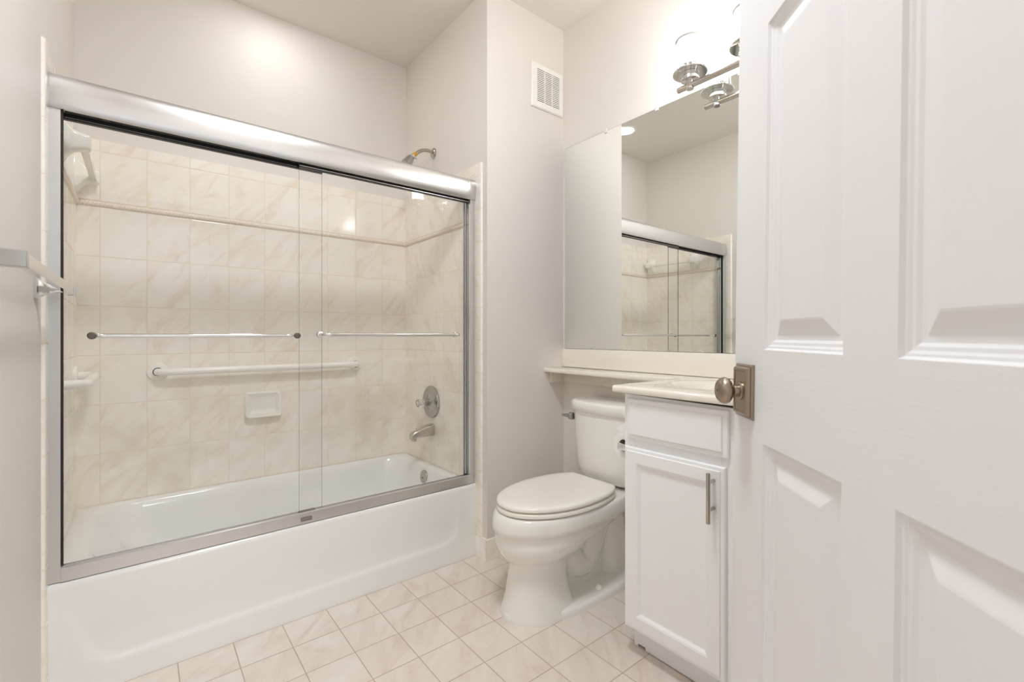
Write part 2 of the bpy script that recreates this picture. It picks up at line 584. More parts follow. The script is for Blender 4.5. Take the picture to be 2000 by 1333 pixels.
# ================================================================== BATHTUB
def make_tub():
    root = thing('bathtub', 'white enamelled alcove bathtub behind the sliding glass doors', 'bathtub', (0.55, 2.3, 0))
    x0, x1, y0, y1 = XL + 0.0005, XR - 0.0005, YA, YB - 0.0005
    bm = B()
    N = 10
    def ring(xa, xb, ya, yb, r, z):
        return [(x, y, z) for x, y in rrect(xa, xb, ya, yb, r, N)]
    rings = [
        ring(x0, x1, y0, y1, 0.001, RIM - 0.016),
        ring(x0, x1, y0 + 0.001, y1, 0.001, RIM - 0.010),
        ring(x0 + 0.0015, x1 - 0.0015, y0 + 0.005, y1 - 0.0015, 0.003, RIM - 0.003),
        ring(x0 + 0.005, x1 - 0.005, y0 + 0.012, y1 - 0.005, 0.006, RIM),
        ring(x0 + 0.075, x1 - 0.050, y0 + 0.095, y1 - 0.040, 0.13, RIM),
        ring(x0 + 0.083, x1 - 0.057, y0 + 0.103, y1 - 0.047, 0.13, RIM - 0.003),
        ring(x0 + 0.092, x1 - 0.063, y0 + 0.110, y1 - 0.054, 0.13, RIM - 0.012),
        ring(x0 + 0.118, x1 - 0.072, y0 + 0.118, y1 - 0.066, 0.14, RIM - 0.06),
        ring(x0 + 0.185, x1 - 0.090, y0 + 0.132, y1 - 0.082, 0.15, 0.20),
        ring(x0 + 0.255, x1 - 0.110, y0 + 0.150, y1 - 0.100, 0.15, 0.115),
        ring(x0 + 0.300, x1 - 0.140, y0 + 0.180, y1 - 0.130, 0.14, 0.082),
        ring(x0 + 0.360, x1 - 0.200, y0 + 0.240, y1 - 0.190, 0.10, 0.072),
    ]
    loft(bm, rings, cap0=False)
    # apron: pressed panel with slanting ends
    nx, nz = 150, 44
    def rec(x, z):
        # panel outline: bottom crease 0.095, ends slant outward to the top
        k = (z - 0.09) / 0.25
        dl = x - (x0 + 0.110 - 0.075 * k)
        dr = (x1 - 0.125 + 0.02 * k + 0.0 * z) - x
        db = z - (0.084 + 0.022 * (x - x0) / (x1 - x0))
        # smooth minimum for rounded corners
        def smin(a, b, r):
            h = max(r - abs(a - b), 0) / r
            return min(a, b) - h * h * r * 0.25
        d = smin(smin(dl, dr, 0.06), db, 0.07)
        s = min(1, max(0, (d + 0.012) / 0.024))
        s = s * s * (3 - 2 * s)
        fade = min(1, max(0, (RIM - 0.03 - z) / 0.17))
        return 0.0075 * s * fade * (0.4 + 0.6 * fade)
    grid = [[bm.verts.new((x0 + (x1 - x0) * i / nx, y0 + rec(x0 + (x1 - x0) * i / nx, (RIM - 0.016) * j / nz), (RIM - 0.016) * j / nz)) for i in range(nx + 1)] for j in range(nz + 1)]
    for j in range(nz):
        for i in range(nx):
            bm.faces.new((grid[j][i], grid[j][i + 1], grid[j + 1][i + 1], grid[j + 1][i]))
    for i0 in (0, nx):  # thin return at both ends
        a = [g[i0] for g in grid]
        b = [bm.verts.new((v.co.x, y0 + 0.05, v.co.z)) for v in a]
        for j in range(nz):
            bm.faces.new((a[j], a[j + 1], b[j + 1], b[j]))
    for v in bm.verts:
        v.co -= root.location
    obj('tub_shell', bm, M['tub'], root, smooth=60, recalc=True)
    # overflow plate
    bm = B()
    p = Vector((1.243, 2.335, 0.305)) - root.location
    ax = Vector((-1, 0, 0.16))
    lathe(bm, p + ax * -0.012, ax, [(0, 0.036), (0.014, 0.036), (0.018, 0.034), (0.020, 0.028), (0.0205, 0.0)], 32)
    op = obj('overflow_plate', bm, M['worn_nickel'], root)
    bm = B()
    lathe(bm, p + ax.normalized() * 0.008 + Vector((0, 0, -0.006)), ax, [(0, 0.005), (0.003, 0.005), (0.004, 0.0)], 12)
    obj('screw', bm, M['grey_plastic'], op)
    bm = B()
    lathe(bm, Vector((1.03, 2.31, 0.070)) - root.location, (0, 0, 1), [(0, 0.032), (0.004, 0.032), (0.006, 0.028), (0.004, 0.02), (0.004, 0)], 28)
    obj('drain', bm, M['worn_nickel'], root)
    return root
make_tub()

# ================================================================== SLIDING SHOWER DOOR
def make_enclosure():
    loc = Vector((0.5465, 1.95, RIM))
    root = thing('sliding_shower_door', 'framed sliding glass shower door standing on the bathtub rim', 'shower door', loc)
    def put(name, bm, m, parent=root, smooth=35):
        off = loc
        for v in bm.verts:
            v.co -= off
        return obj(name, bm, m, parent, smooth)
    xa, xb = XL + 0.009, XR - 0.009
    zt, zb = 1.878, 1.776
    # header: bowed front fascia with an open underside
    prof = [(1.992, zt), (1.922, zt), (1.917, zt - 0.0015), (1.9145, zt - 0.005), (1.9125, zt - 0.020), (1.911, zt - 0.036), (1.9105, zt - 0.052), (1.911, zt - 0.068), (1.9125, zt - 0.082),
            (1.9145, zb + 0.006), (1.917, zb + 0.001), (1.922, zb), (1.926, zb + 0.002), (1.926, zb + 0.045), (1.986, zb + 0.045), (1.986, zb + 0.004), (1.992, zb + 0.004)]
    bm = B()
    extrude_profile(bm, prof, lambda u, v, t: (t, u, v), xa + 0.034, xb - 0.034)
    put('header', bm, M['alu'], smooth=28)
    for x0, x1 in ((xa, xa + 0.034), (xb - 0.034, xb)):
        bm = B()
        pr = [(u - 0.0008, v) for u, v in prof[:12]] + [(1.992, zb)]
        extrude_profile(bm, pr, lambda u, v, t: (t, u, v), x0, x1)
        put('header_end_cap', bm, M['alu'], smooth=28)
    # jambs: wall channels
    for side, x0, x1 in ((1, xa, xa + 0.026), (-1, xb - 0.026, xb)):
        bm = B()
        box(bm, x0, x1, 1.922, 1.928, RIM + 0.002, zb)
        box(bm, x0, x1, 1.984, 1.989, RIM + 0.002, zb)
        w = x0 if side == 1 else x1
        box(bm, min(w, w + side * 0.003), max(w, w + side * 0.003), 1.928, 1.984, RIM + 0.002, zb)
        ed = x1 if side == 1 else x0
        box(bm, min(ed, ed - side * 0.003), max(ed, ed - side * 0.003), 1.928, 1.938, RIM + 0.002, zb)
        j = put('jamb', bm, M['alu_satin'], smooth=0)
        bm = B()
        box(bm, min(ed, ed + side * 0.005), max(ed, ed + side * 0.005), 1.932 if side == 1 else 1.955, 1.944 if side == 1 else 1.962, RIM + 0.045, zb)
        box(bm, min(w + side * 0.003, w + side * 0.02), max(w + side * 0.003, w + side * 0.02), 1.944, 1.952, RIM + 0.045, zb)
        obj('bumper', bm, M['rubber_gap_shade'] if side == 1 else M['alu'], j, 0)
        for v in j.children[0].data.vertices:
            v.co -= loc
    # bottom track: sloped sill with two grooves
    prof = [(1.918, RIM + 0.0015), (1.918, RIM + 0.006), (1.921, RIM + 0.041), (1.926, RIM + 0.044), (1.930, RIM + 0.044), (1.932, RIM + 0.028), (1.953, RIM + 0.028), (1.954, RIM + 0.036), (1.957, RIM + 0.036),
            (1.958, RIM + 0.024), (1.975, RIM + 0.024), (1.977, RIM + 0.034), (1.988, RIM + 0.020), (1.989, RIM + 0.0015)]
    bm = B()
    extrude_profile(bm, prof, lambda u, v, t: (t, u, v), xa + 0.0265, xb - 0.0265)
    tr = put('bottom_track', bm, M['alu_satin'], smooth=25)
    bm = B()
    box(bm, 0.487, 0.528, 1.913, 1.9185, RIM + 0.012, RIM + 0.026, 0.002)
    for v in bm.verts: v.co -= loc
    obj('guide_clip', bm, M['grey_plastic'], tr)
    bm = B()
    box(bm, 0.485, 0.545, 1.934, 1.950, RIM + 0.027, RIM + 0.046, 0.002)
    for v in bm.verts: v.co -= loc
    obj('centre_guide', bm, M['grey_plastic'], tr)
    # glass panels
    def pane(x0, x1, y, z0, z1, label):
        bm = B()
        box(bm, x0, x1, y - 0.0025, y + 0.0025, z0, z1)
        for f in bm.faces:
            n = f.normal if f.normal.length > 0 else f.calc_center_median()
            f.normal_update()
            f.material_index = 0 if abs(f.normal.y) > 0.9 else 1
        g = put('glass_panel', bm, [M['glass'], M['glass_edge']], smooth=0)
        g['label'] = label
        bm = B()
        box(bm, x0, x1, y - 0.0075, y + 0.0075, z1 - 0.0085, z1 + 0.010)  # black rail stands in for the shadow gap under the header
        box(bm, x0, x1, y - 0.0090, y + 0.0090, z1 - 0.0040, z1 - 0.0026, mi=1)
        for v in bm.verts: v.co -= loc
        obj('gap_shade_rail', bm, [M['rubber_gap_shade'], M['alu']], g, 0)
        for xx in (x0 + 0.11, x1 - 0.11):
            bm = B()
            lathe(bm, Vector((xx, y - 0.004, z1 + 0.012)) - loc, (0, 1, 0), [(0, 0.010), (0.008, 0.010)], 16)
            obj('roller', bm, M['grey_plastic'], g)
        return g
    gi = pane(-0.196, 0.580, 1.966, RIM + 0.026, zb - 0.004, 'inner glass panel at the left')
    go = pane(0.486, 1.286, 1.942, RIM + 0.030, zb - 0.004, 'outer glass panel at the right')
    def handle(g, x0, x1, yg, yb, z, inside):
        bm = B()
        pts = bend([(x0, yg, z), (x0, yb, z), (x1, yb, z), (x1, yg, z)], 0.032, 8)
        tube(bm, pts, 0.0078, 16)
        for v in bm.verts: v.co -= loc
        obj('towel_bar', bm, M['chrome'], g)
        for x in (x0, x1):
            bm = B()
            s = -1 if inside else 1
            lathe(bm, Vector((x, yg + s * 0.0028, z)) - loc, (0, s, 0), [(0, 0.0115), (0.004, 0.0115), (0.006, 0.009), (0.0062, 0.0)], 20)
            obj('screw_cap', bm, M['screw'], g)
            bm = B()
            lathe(bm, Vector((x, yg - s * 0.0028, z)) - loc, (0, -s, 0), [(0, 0.012), (0.004, 0.012), (0.006, 0.0085)], 20)
            obj('mount', bm, M['chrome'], g)
    handle(gi, -0.120, 0.486, 1.966, 2.014, 1.099, True)
    handle(go, 0.566, 1.203, 1.942, 1.892, 1.103, False)
    return root
make_enclosure()

# ================================================================== TUB AND SHOWER FITTINGS
def moved(bm, loc):
    loc = Vector(loc)
    for v in bm.verts:
        v.co -= loc
    return bm

def make_valve():
    loc = (XR - T, 2.362, 0.717)
    root = thing('shower_valve', 'round chrome shower valve with clear knob on the tiled end wall', 'tap', loc)
    bm = lathe(B(), (0, 0, 0), (-1, 0, 0), [(0, 0.092), (0.006, 0.092), (0.011, 0.088), (0.0125, 0.081), (0.010, 0.073), (0.0065, 0.066), (0.007, 0.055), (0.012, 0.040), (0.022, 0.030), (0.024, 0.028), (0.024, 0.0)], 48)
    obj('escutcheon', bm, M['dark_chrome'], root)
    bm = lathe(B(), (-0.022, 0, 0), (-1, 0, 0), [(0, 0.022), (0.026, 0.022), (0.028, 0.020), (0.028, 0)], 28)
    obj('collar', bm, M['worn_nickel'], root)
    bm = B()
    n, prof = 48, [(0.050, 0.015), (0.056, 0.023), (0.066, 0.0265), (0.082, 0.0255), (0.092, 0.021), (0.096, 0.012), (0.097, 0.004)]
    rings = []
    for t, r in prof:
        rings.append([(-t, r * (1 + 0.05 * math.cos(8 * 2 * PI * k / n)) * math.cos(2 * PI * k / n), r * (1 + 0.05 * math.cos(8 * 2 * PI * k / n)) * math.sin(2 * PI * k / n)) for k in range(n)])
    loft(bm, rings)
    k = obj('knob', bm, M['acrylic'], root, 50)
    k['label'] = 'clear faceted acrylic knob'
    bm = lathe(B(), (-0.046, 0, 0), (-1, 0, 0), [(0, 0.012), (0.040, 0.010), (0.042, 0.0)], 16)
    obj('stem', bm, M['chrome'], k)
make_valve()

def make_spout():
    loc = (XR - T, 2.352, 0.560)
    root = thing('tub_spout', 'brushed chrome tub spout with diverter below the round valve', 'tap', loc)
    # body: rounded box sections drooping to the nose
    secs = [(0.0, 0.026, 0.034, 0.0), (0.010, 0.026, 0.034, 0.0), (0.040, 0.026, 0.031, -0.003), (0.075, 0.025, 0.026, -0.008), (0.105, 0.023, 0.021, -0.014), (0.126, 0.021, 0.019, -0.020), (0.138, 0.017, 0.014, -0.028)]
    rings = []
    for t, hw, hh, dz in secs:
        rings.append([(-t, y, z + dz) for y, z in rrect(-hw, hw, -hh, hh, min(hw, hh) * 0.55, 5)])
    bm = loft(B(), rings)
    obj('spout_body', bm, M['nickel'], root, 50)
    bm = lathe(B(), (-0.118, 0, -0.030), (0, 0, -1), [(0, 0.016), (0.022, 0.015), (0.022, 0.011), (0.004, 0.010), (0.004, 0)], 20)
    obj('nozzle', bm, M['nickel'], root)
    bm = lathe(B(), (-0.106, 0, 0.004), (0, 0, 1), [(0, 0.004), (0.012, 0.0035), (0.014, 0.0065), (0.020, 0.0065), (0.021, 0.004)], 14)
    obj('diverter_knob', bm, M['chrome'], root)
make_spout()

def make_shower():
    loc = (XR, 2.352, 2.148)
    root = thing('wall_shower', 'chrome shower head on a bent arm above the glass door header', 'shower', loc)
    bm = lathe(B(), (0, 0, 0), (-1, 0, 0), [(0, 0.029), (0.003, 0.029), (0.008, 0.025), (0.012, 0.014), (0.013, 0.011)], 32)
    obj('flange', bm, M['worn_nickel'], root)
    bm = B()
    tube(bm, bend([(0.02, 0, 0), (-0.065, 0, 0.012), (-0.140, 0, -0.052)], 0.045, 10), 0.0098, 18)
    obj('shower_arm', bm, M['worn_nickel'], root)
    d = Vector((-0.075, 0, -0.064)).normalized()
    p = Vector((-0.112, 0, -0.028))
    bm = lathe(B(), p, d, [(0, 0.0105), (0.002, 0.0118), (0.020, 0.0118), (0.023, 0.0105)], 18)
    obj('thread_tape', bm, M['tape'], root)
    h = p + d * 0.024
    dd = Vector((-0.55, 0.0, -0.83)).normalized()
    bm = lathe(B(), h, d, [(-0.002, 0.013), (0.012, 0.0135), (0.016, 0.010)], 18)
    obj('swivel_ball', bm, M['chrome'], root)
    h2 = h + d * 0.012
    bm = lathe(B(), h2, dd, [(0, 0.012), (0.006, 0.019), (0.020, 0.023), (0.046, 0.027), (0.052, 0.029), (0.060, 0.029), (0.063, 0.026), (0.063, 0.0)], 32)
    hd = obj('spray_head', bm, M['dark_chrome'], root)
    bm = lathe(B(), h2 + Vector((0.010, 0, 0.0)), Vector((0.9, -0.3, -0.45)), [(0, 0.0045), (0.020, 0.004), (0.022, 0.0)], 12)
    obj('pivot_nut', bm, M['worn_nickel'], root)
make_shower()

def flange_set(root, p, axis, r=0.042, name='flange', m='white_bar'):
    bm = lathe(B(), p, axis, [(0, r), (0.004, r), (0.010, r * 0.93), (0.013, r * 0.55), (0.013, 0.020)], 40)
    return obj(name, bm, M[m], root)

def make_grab_bars():
    loc = Vector((0.52, YB - T, 0.931))
    root = thing('grab_bar', 'long white grab bar across the tiled back wall', 'grab bar', loc)
    xa, xb = 0.062 - 0.52, 0.985 - 0.52
    bm = B()
    tube(bm, bend([(xa, 0.0, 0), (xa, -0.058, 0), (xb, -0.058, 0.002), (xb, 0.0, 0.002)], 0.045, 8), 0.0165, 20)
    obj('tube', bm, M['white_bar'], root, 60)
    for x in (xa, xb):
        f = flange_set(root, (x, 0, 0), (0, -1, 0))
        bm = lathe(B(), (x, -0.0125, 0), (0, -1, 0), [(0, 0.0195), (0.0015, 0.0195), (0.0015, 0.0165)], 32)
        obj('collar_gap', bm, M['dark'], f)
    loc = Vector((XL + T, 2.40, 0.931))
    root = thing('grab_bar', 'short white grab bar on the tiled left end wall', 'grab bar', loc)
    ya, yb = 0.224, -0.24
    bm = B()
    tube(bm, bend([(0, ya, 0), (0.068, ya, 0), (0.068, yb, 0), (0, yb, 0)], 0.05, 8), 0.0165, 20)
    obj('tube', bm, M['white_bar'], root, 60)
    for y in (ya, yb):
        flange_set(root, (0, y, 0), (1, 0, 0))
make_grab_bars()

def make_soap_dish():
    loc = (0.500, YB - T, 0.74)
    root = thing('soap_dish', 'white ceramic soap dish set in the tiled back wall', 'soap dish', loc)
    bm = B()
    hw, hh = 0.084, 0.064
    # face plate leaning outward at the foot, with a hollow tray
    def R(a, b, r, y0, y1):
        return [(x, y0 + (y1 - y0) * (0.5 - z / (2 * hh)), z) for x, z in rrect(-a, a, -b, b, r, 5)]
    rings = [R(hw + 0.002, hh + 0.002, 0.012, 0.0, 0.0), R(hw, hh, 0.014, -0.010, -0.034), R(hw - 0.003, hh - 0.003, 0.014, -0.014, -0.042), R(hw - 0.008, hh - 0.007, 0.013, -0.013, -0.042),
             R(hw - 0.013, hh - 0.012, 0.012, -0.009, -0.034), R(hw - 0.022, hh - 0.020, 0.010, -0.006, -0.010), R(hw - 0.04, hh - 0.035, 0.01, -0.004, -0.006)]
    loft(bm, rings)
    obj('dish', bm, M['ceramic'], root, 60)
make_soap_dish()

def make_ceramic_bar():
    loc = Vector((XL + T, 2.47, 1.775))
    root = thing('ceramic_towel_bar', 'ceramic towel bar high on the tiled left end wall', 'towel bar', loc)
    # chunky flared brackets with a square bar between
    def bracket(y):
        bm = B()
        rings = []
        for t, hy, hz, dz in ((0.0, 0.045, 0.075, 0.0), (0.006, 0.044, 0.073, 0.0), (0.018, 0.032, 0.052, 0.0), (0.033, 0.025, 0.036, 0.0), (0.052, 0.023, 0.029, 0.0), (0.068, 0.022, 0.027, 0.0), (0.076, 0.019, 0.024, 0.0), (0.078, 0.013, 0.018, 0.0)):
            rings.append([(t, y + a, b + dz) for a, b in rrect(-hy, hy, -hz, hz, min(hy, hz) * 0.5, 5)])
        loft(bm, rings)
        return obj('bracket', bm, M['ceramic'], root, 60)
    bracket(-0.27)
    bracket(0.185)
    bm = B()
    box(bm, 0.046, 0.069, -0.265, 0.180, -0.019, 0.005, 0.004, 3)
    obj('bar', bm, M['ceramic'], root)
make_ceramic_bar()

# ================================================================== CHROME TOWEL BAR ON THE LEFT WALL
def make_towel_bar():
    loc = Vector((XL, 1.50, 1.227))
    root = thing('towel_bar', 'square chrome towel bar on the painted left wall beside the shower', 'towel bar', loc)
    bm = B()
    box(bm, 0.060, 0.074, -0.392, 0.322, -0.012, 0.012, 0.0012, 2)
    obj('bar', bm, M['chrome'], root, 20)
    for y in (0.283,):
        bm = B()
        rings = []
        for t, hy, hz in ((0, 0.028, 0.028), (0.006, 0.028, 0.028), (0.008, 0.023, 0.023), (0.018, 0.014, 0.016), (0.032, 0.009, 0.011), (0.046, 0.0075, 0.008), (0.061, 0.0075, 0.0075)):
            rings.append([(t, y + a, b) for a, b in rrect(-hy, hy, -hz, hz, 0.0015, 3)])
        loft(bm, rings)
        obj('post', bm, M['chrome'], root, 25)
    # squared end arm nearest the doorway
    bm = B()
    box(bm, 0.0, 0.0755, -0.405, -0.382, -0.0140, 0.0140, 0.0012, 2)
    obj('end_arm', bm, M['dark_chrome'], root, 20)
    bm = B()
    box(bm, 0.058, 0.0765, 0.322, 0.325, -0.0135, 0.0135, 0.0008, 1)
    obj('end_cap', bm, M['dark_chrome'], root, 20)
make_towel_bar()

# ================================================================== TOILET
def make_toilet():
    CY = 1.400
    loc = Vector((1.40, CY, 0))
    root = thing('toilet', 'white two-piece toilet with closed lid beside the vanity', 'toilet', loc)
    def egg(xf, xb, hw, z, n=48, pf=2.0, pb=2.6, xm=None):
        """outline: front tip xf, back xb, half width hw; blunter at the back"""
        xm = xm if xm is not None else xf + (xb - xf) * 0.52
        out = []
        for k in range(n):
            a = 2 * PI * k / n
            c, s = math.cos(a), math.sin(a)
            p = pb if c > 0 else pf
            ax = (xb - xm) if c > 0 else (xm - xf)
            x = xm + ax * math.copysign(abs(c) ** (2 / p), c)
            y = hw * math.copysign(abs(s) ** (2 / p), s)
            out.append((x - loc.x, y, z))
        return out
    # bowl and front column
    bm = B()
    secs = [(1.098, 1.412, 0.134, 0.0), (1.099, 1.410, 0.133, 0.012), (1.106, 1.402, 0.125, 0.03), (1.118, 1.388, 0.109, 0.08), (1.125, 1.380, 0.102, 0.13), (1.130, 1.385, 0.097, 0.17), (1.131, 1.395, 0.096, 0.195), (1.122, 1.415, 0.105, 0.213),
            (1.098, 1.45, 0.131, 0.233), (1.082, 1.48, 0.150, 0.260), (1.073, 1.51, 0.165, 0.290), (1.067, 1.54, 0.172, 0.320), (1.066, 1.555, 0.174, 0.334),]
    top = [(1.075, 1.79, 0.174, 0.326), (1.069, 1.803, 0.1725, 0.3368), (1.0605, 1.812, 0.1815, 0.3405), (1.059, 1.815, 0.183, 0.36), (1.064, 1.815, 0.1825, 0.385), (1.070, 1.813, 0.180, 0.400), (1.076, 1.808, 0.176, 0.4050), (1.09, 1.79, 0.163, 0.406)]
    loft(bm, [egg(a, b, h, z) for a, b, h, z in secs[:-2]] + [egg(1.0725, 1.60, 0.1705, 0.305, pb=2.4), egg(1.070, 1.70, 0.1720, 0.322, pb=2.3, xm=1.36)] + [egg(a, b, h, z, pb=2.3, xm=1.36) for a, b, h, z in top[1:]])
    obj('bowl', bm, M['china'], root, 70)
    # foot: low flange that runs back to the wall
    bm = B()
    loft(bm, [egg(1.096, 1.775, 0.156, 0.0, pb=3.2), egg(1.096, 1.775, 0.155, 0.012, pb=3.2), egg(1.100, 1.772, 0.152, 0.020, pb=3.2), egg(1.106, 1.770, 0.147, 0.027, pb=3.2), egg(1.115, 1.765, 0.138, 0.030, pb=3.2), egg(1.15, 1.74, 0.09, 0.030, pb=3.2), egg(1.20, 1.72, 0.03, 0.030, pb=3.0)])
    obj('foot', bm, M['china'], root, 60)
    # exposed trapway behind the column
    bm = B()
    pts = smooth_path([(1.34, 0, 0.230), (1.42, 0, 0.170), (1.47, 0, 0.105), (1.535, 0, 0.105), (1.575, 0, 0.190), (1.61, 0, 0.285), (1.665, 0, 0.305), (1.705, 0, 0.235), (1.712, 0, 0.12), (1.712, 0, 0.02)], 2)
    rs = []
    for i in range(len(pts)):
        u = i / (len(pts) - 1)
        rs.append(0.075 - 0.016 * math.sin(PI * min(1, u * 1.6)) + 0.006 * u)
    tube(bm, [p - Vector((loc.x, 0, 0)) for p in pts], rs, 24)
    obj('trapway', bm, M['china'], root, 70)
    # web between column, trapway and foot
    bm = B()
    loft(bm, [egg(1.30, 1.70, 0.034, 0.02, pf=3), egg(1.30, 1.69, 0.026, 0.10, pf=3), egg(1.30, 1.68, 0.026, 0.20, pf=3), egg(1.30, 1.72, 0.034, 0.31, pf=3)])
    obj('web', bm, M['china'], root, 70)
    for s in (-1, 1):
        bm = lathe(B(), (1.511 - loc.x, s * 0.108, 0.020), (0, 0, 1), [(0, 0.0155), (0.012, 0.0155), (0.019, 0.013), (0.024, 0.008), (0.0255, 0.0)], 24)
        obj('bolt_cap', bm, M['white_bar'], root, 60)
    # plug on the trap side
    bm = lathe(B(), (1.54 - loc.x, -0.045, 0.285), (0, -1, 0), [(0, 0.017), (0.012, 0.016), (0.015, 0.010), (0.015, 0)], 20)
    p = obj('plug', bm, M['cleat'], root)
    p['label'] = 'yellowed round plug'
    # seat and lid
    def seat_outline(z, g):
        xr = 1.598 - g * 0.3 - loc.x
        return [(min(x, xr), y, zz) for x, y, zz in egg(1.083 + g, 1.668 - g, 0.184 - g, z, n=96, pf=2.05, pb=2.25, xm=1.375)]
    bm = B()
    loft(bm, [seat_outline(0.411, 0.006), seat_outline(0.413, 0.001), seat_outline(0.421, 0.0), seat_outline(0.427, 0.002), seat_outline(0.429, 0.008)])
    st = obj('seat', bm, M['seat'], root, 60)
    for x, y in ((1.105, 0.0), (1.30, -0.150), (1.30, 0.150)):
        bm = B()
        box(bm, x - 0.012 - loc.x, x + 0.012 - loc.x, y - 0.012, y + 0.012, 0.4285, 0.4338, 0.002)
        obj('lid_bumper', bm, M['white_bar'], st)
    for x, y in ((1.10, 0.0), (1.30, -0.150), (1.30, 0.150)):
        bm = B()
        box(bm, x - 0.008 - loc.x, x + 0.008 - loc.x, y - 0.006, y + 0.006, 0.405, 0.412, 0.001)
        obj('seat_bumper', bm, M['white_bar'], st)
    bm = B()
    loft(bm, [seat_outline(0.4335, 0.010), seat_outline(0.4340, 0.003), seat_outline(0.439, 0.000), seat_outline(0.446, 0.002), seat_outline(0.4515, 0.008), seat_outline(0.454, 0.020), seat_outline(0.4555, 0.05), seat_outline(0.4565, 0.11)])
    obj('lid', bm, M['seat'], root, 60)
    for s in (-1, 1):
        bm = B()
        cyl(bm, (1.612 - loc.x, s * 0.075 - 0.022, 0.428), (1.612 - loc.x, s * 0.075 + 0.022, 0.428), 0.013, 20, 0.002)
        box(bm, 1.600 - loc.x, 1.624 - loc.x, s * 0.075 - 0.014, s * 0.075 + 0.014, 0.404, 0.428, 0.002)
        obj('hinge', bm, M['seat'], root)
    # tank
    def tank_ring(xb, xf, bow, hw, z, r=0.045):
        """flat back at xb, bowed front reaching xf - bow at the middle"""
        n = 14
        pts = []
        for k in range(n + 1):          # front, from -hw to +hw
            u = -1 + 2 * k / n
            c = 1.0 - abs(u) ** 5 * (r * 0.62) / max(bow + r, 1e-4)
            y = hw * (u if abs(u) < 0.93 else math.copysign(0.93 + (abs(u) - 0.93) * 1.0, u))
            x = xf - bow * (1 - u * u) + r * 0.62 * abs(u) ** 7
            pts.append((x, y))
        for x in (xf + 0.045, xf + 0.10, xb - 0.012):
            pts.append((x, hw + 0.0008))
        pts.append((xb, hw - 0.012))
        pts.append((xb, -hw + 0.012))
        for x in (xb - 0.012, xf + 0.10, xf + 0.045):
            pts.append((x, -hw - 0.0008))
        return [(x - loc.x, y, z) for x, y in pts]
    bm = B()
    xb = 1.832
    loft(bm, [tank_ring(xb - 0.02, 1.70, 0.008, 0.105, 0.412), tank_ring(xb - 0.008, 1.682, 0.014, 0.132, 0.417), tank_ring(xb - 0.002, 1.668, 0.020, 0.152, 0.430), tank_ring(xb, 1.659, 0.025, 0.165, 0.450), tank_ring(xb, 1.653, 0.028, 0.172, 0.480),
              tank_ring(xb, 1.648, 0.030, 0.176, 0.54), tank_ring(xb, 1.645, 0.032, 0.182, 0.64), tank_ring(xb, 1.643, 0.032, 0.187, 0.742)])
    tk = obj('tank', bm, M['china'], root, 60)
    bm = B()
    loft(bm, [tank_ring(xb, 1.640, 0.033, 0.190, 0.740), tank_ring(xb + 0.002, 1.634, 0.034, 0.196, 0.744), tank_ring(xb + 0.002, 1.633, 0.034, 0.197, 0.779), tank_ring(xb + 0.001, 1.637, 0.034, 0.194, 0.788), tank_ring(xb - 0.004, 1.646, 0.033, 0.186, 0.792)])
    obj('tank_lid', bm, M['china'], root, 60)
    bm = B()
    cyl(bm, (1.655 - loc.x, 0.176, 0.703), (1.655 - loc.x, 0.200, 0.703), 0.018, 20, 0.003)
    lv = obj('flush_lever', bm, M['dark_chrome'], root)
    bm = B()
    tube(bm, [(1.655 - loc.x, 0.197, 0.703), (1.640 - loc.x, 0.203, 0.705), (1.622 - loc.x, 0.207, 0.709), (1.612 - loc.x, 0.207, 0.711)], [0.011, 0.009, 0.0065, 0.006], 14)
    obj('lever_arm', bm, M['dark_chrome'], lv, 60)
make_toilet()

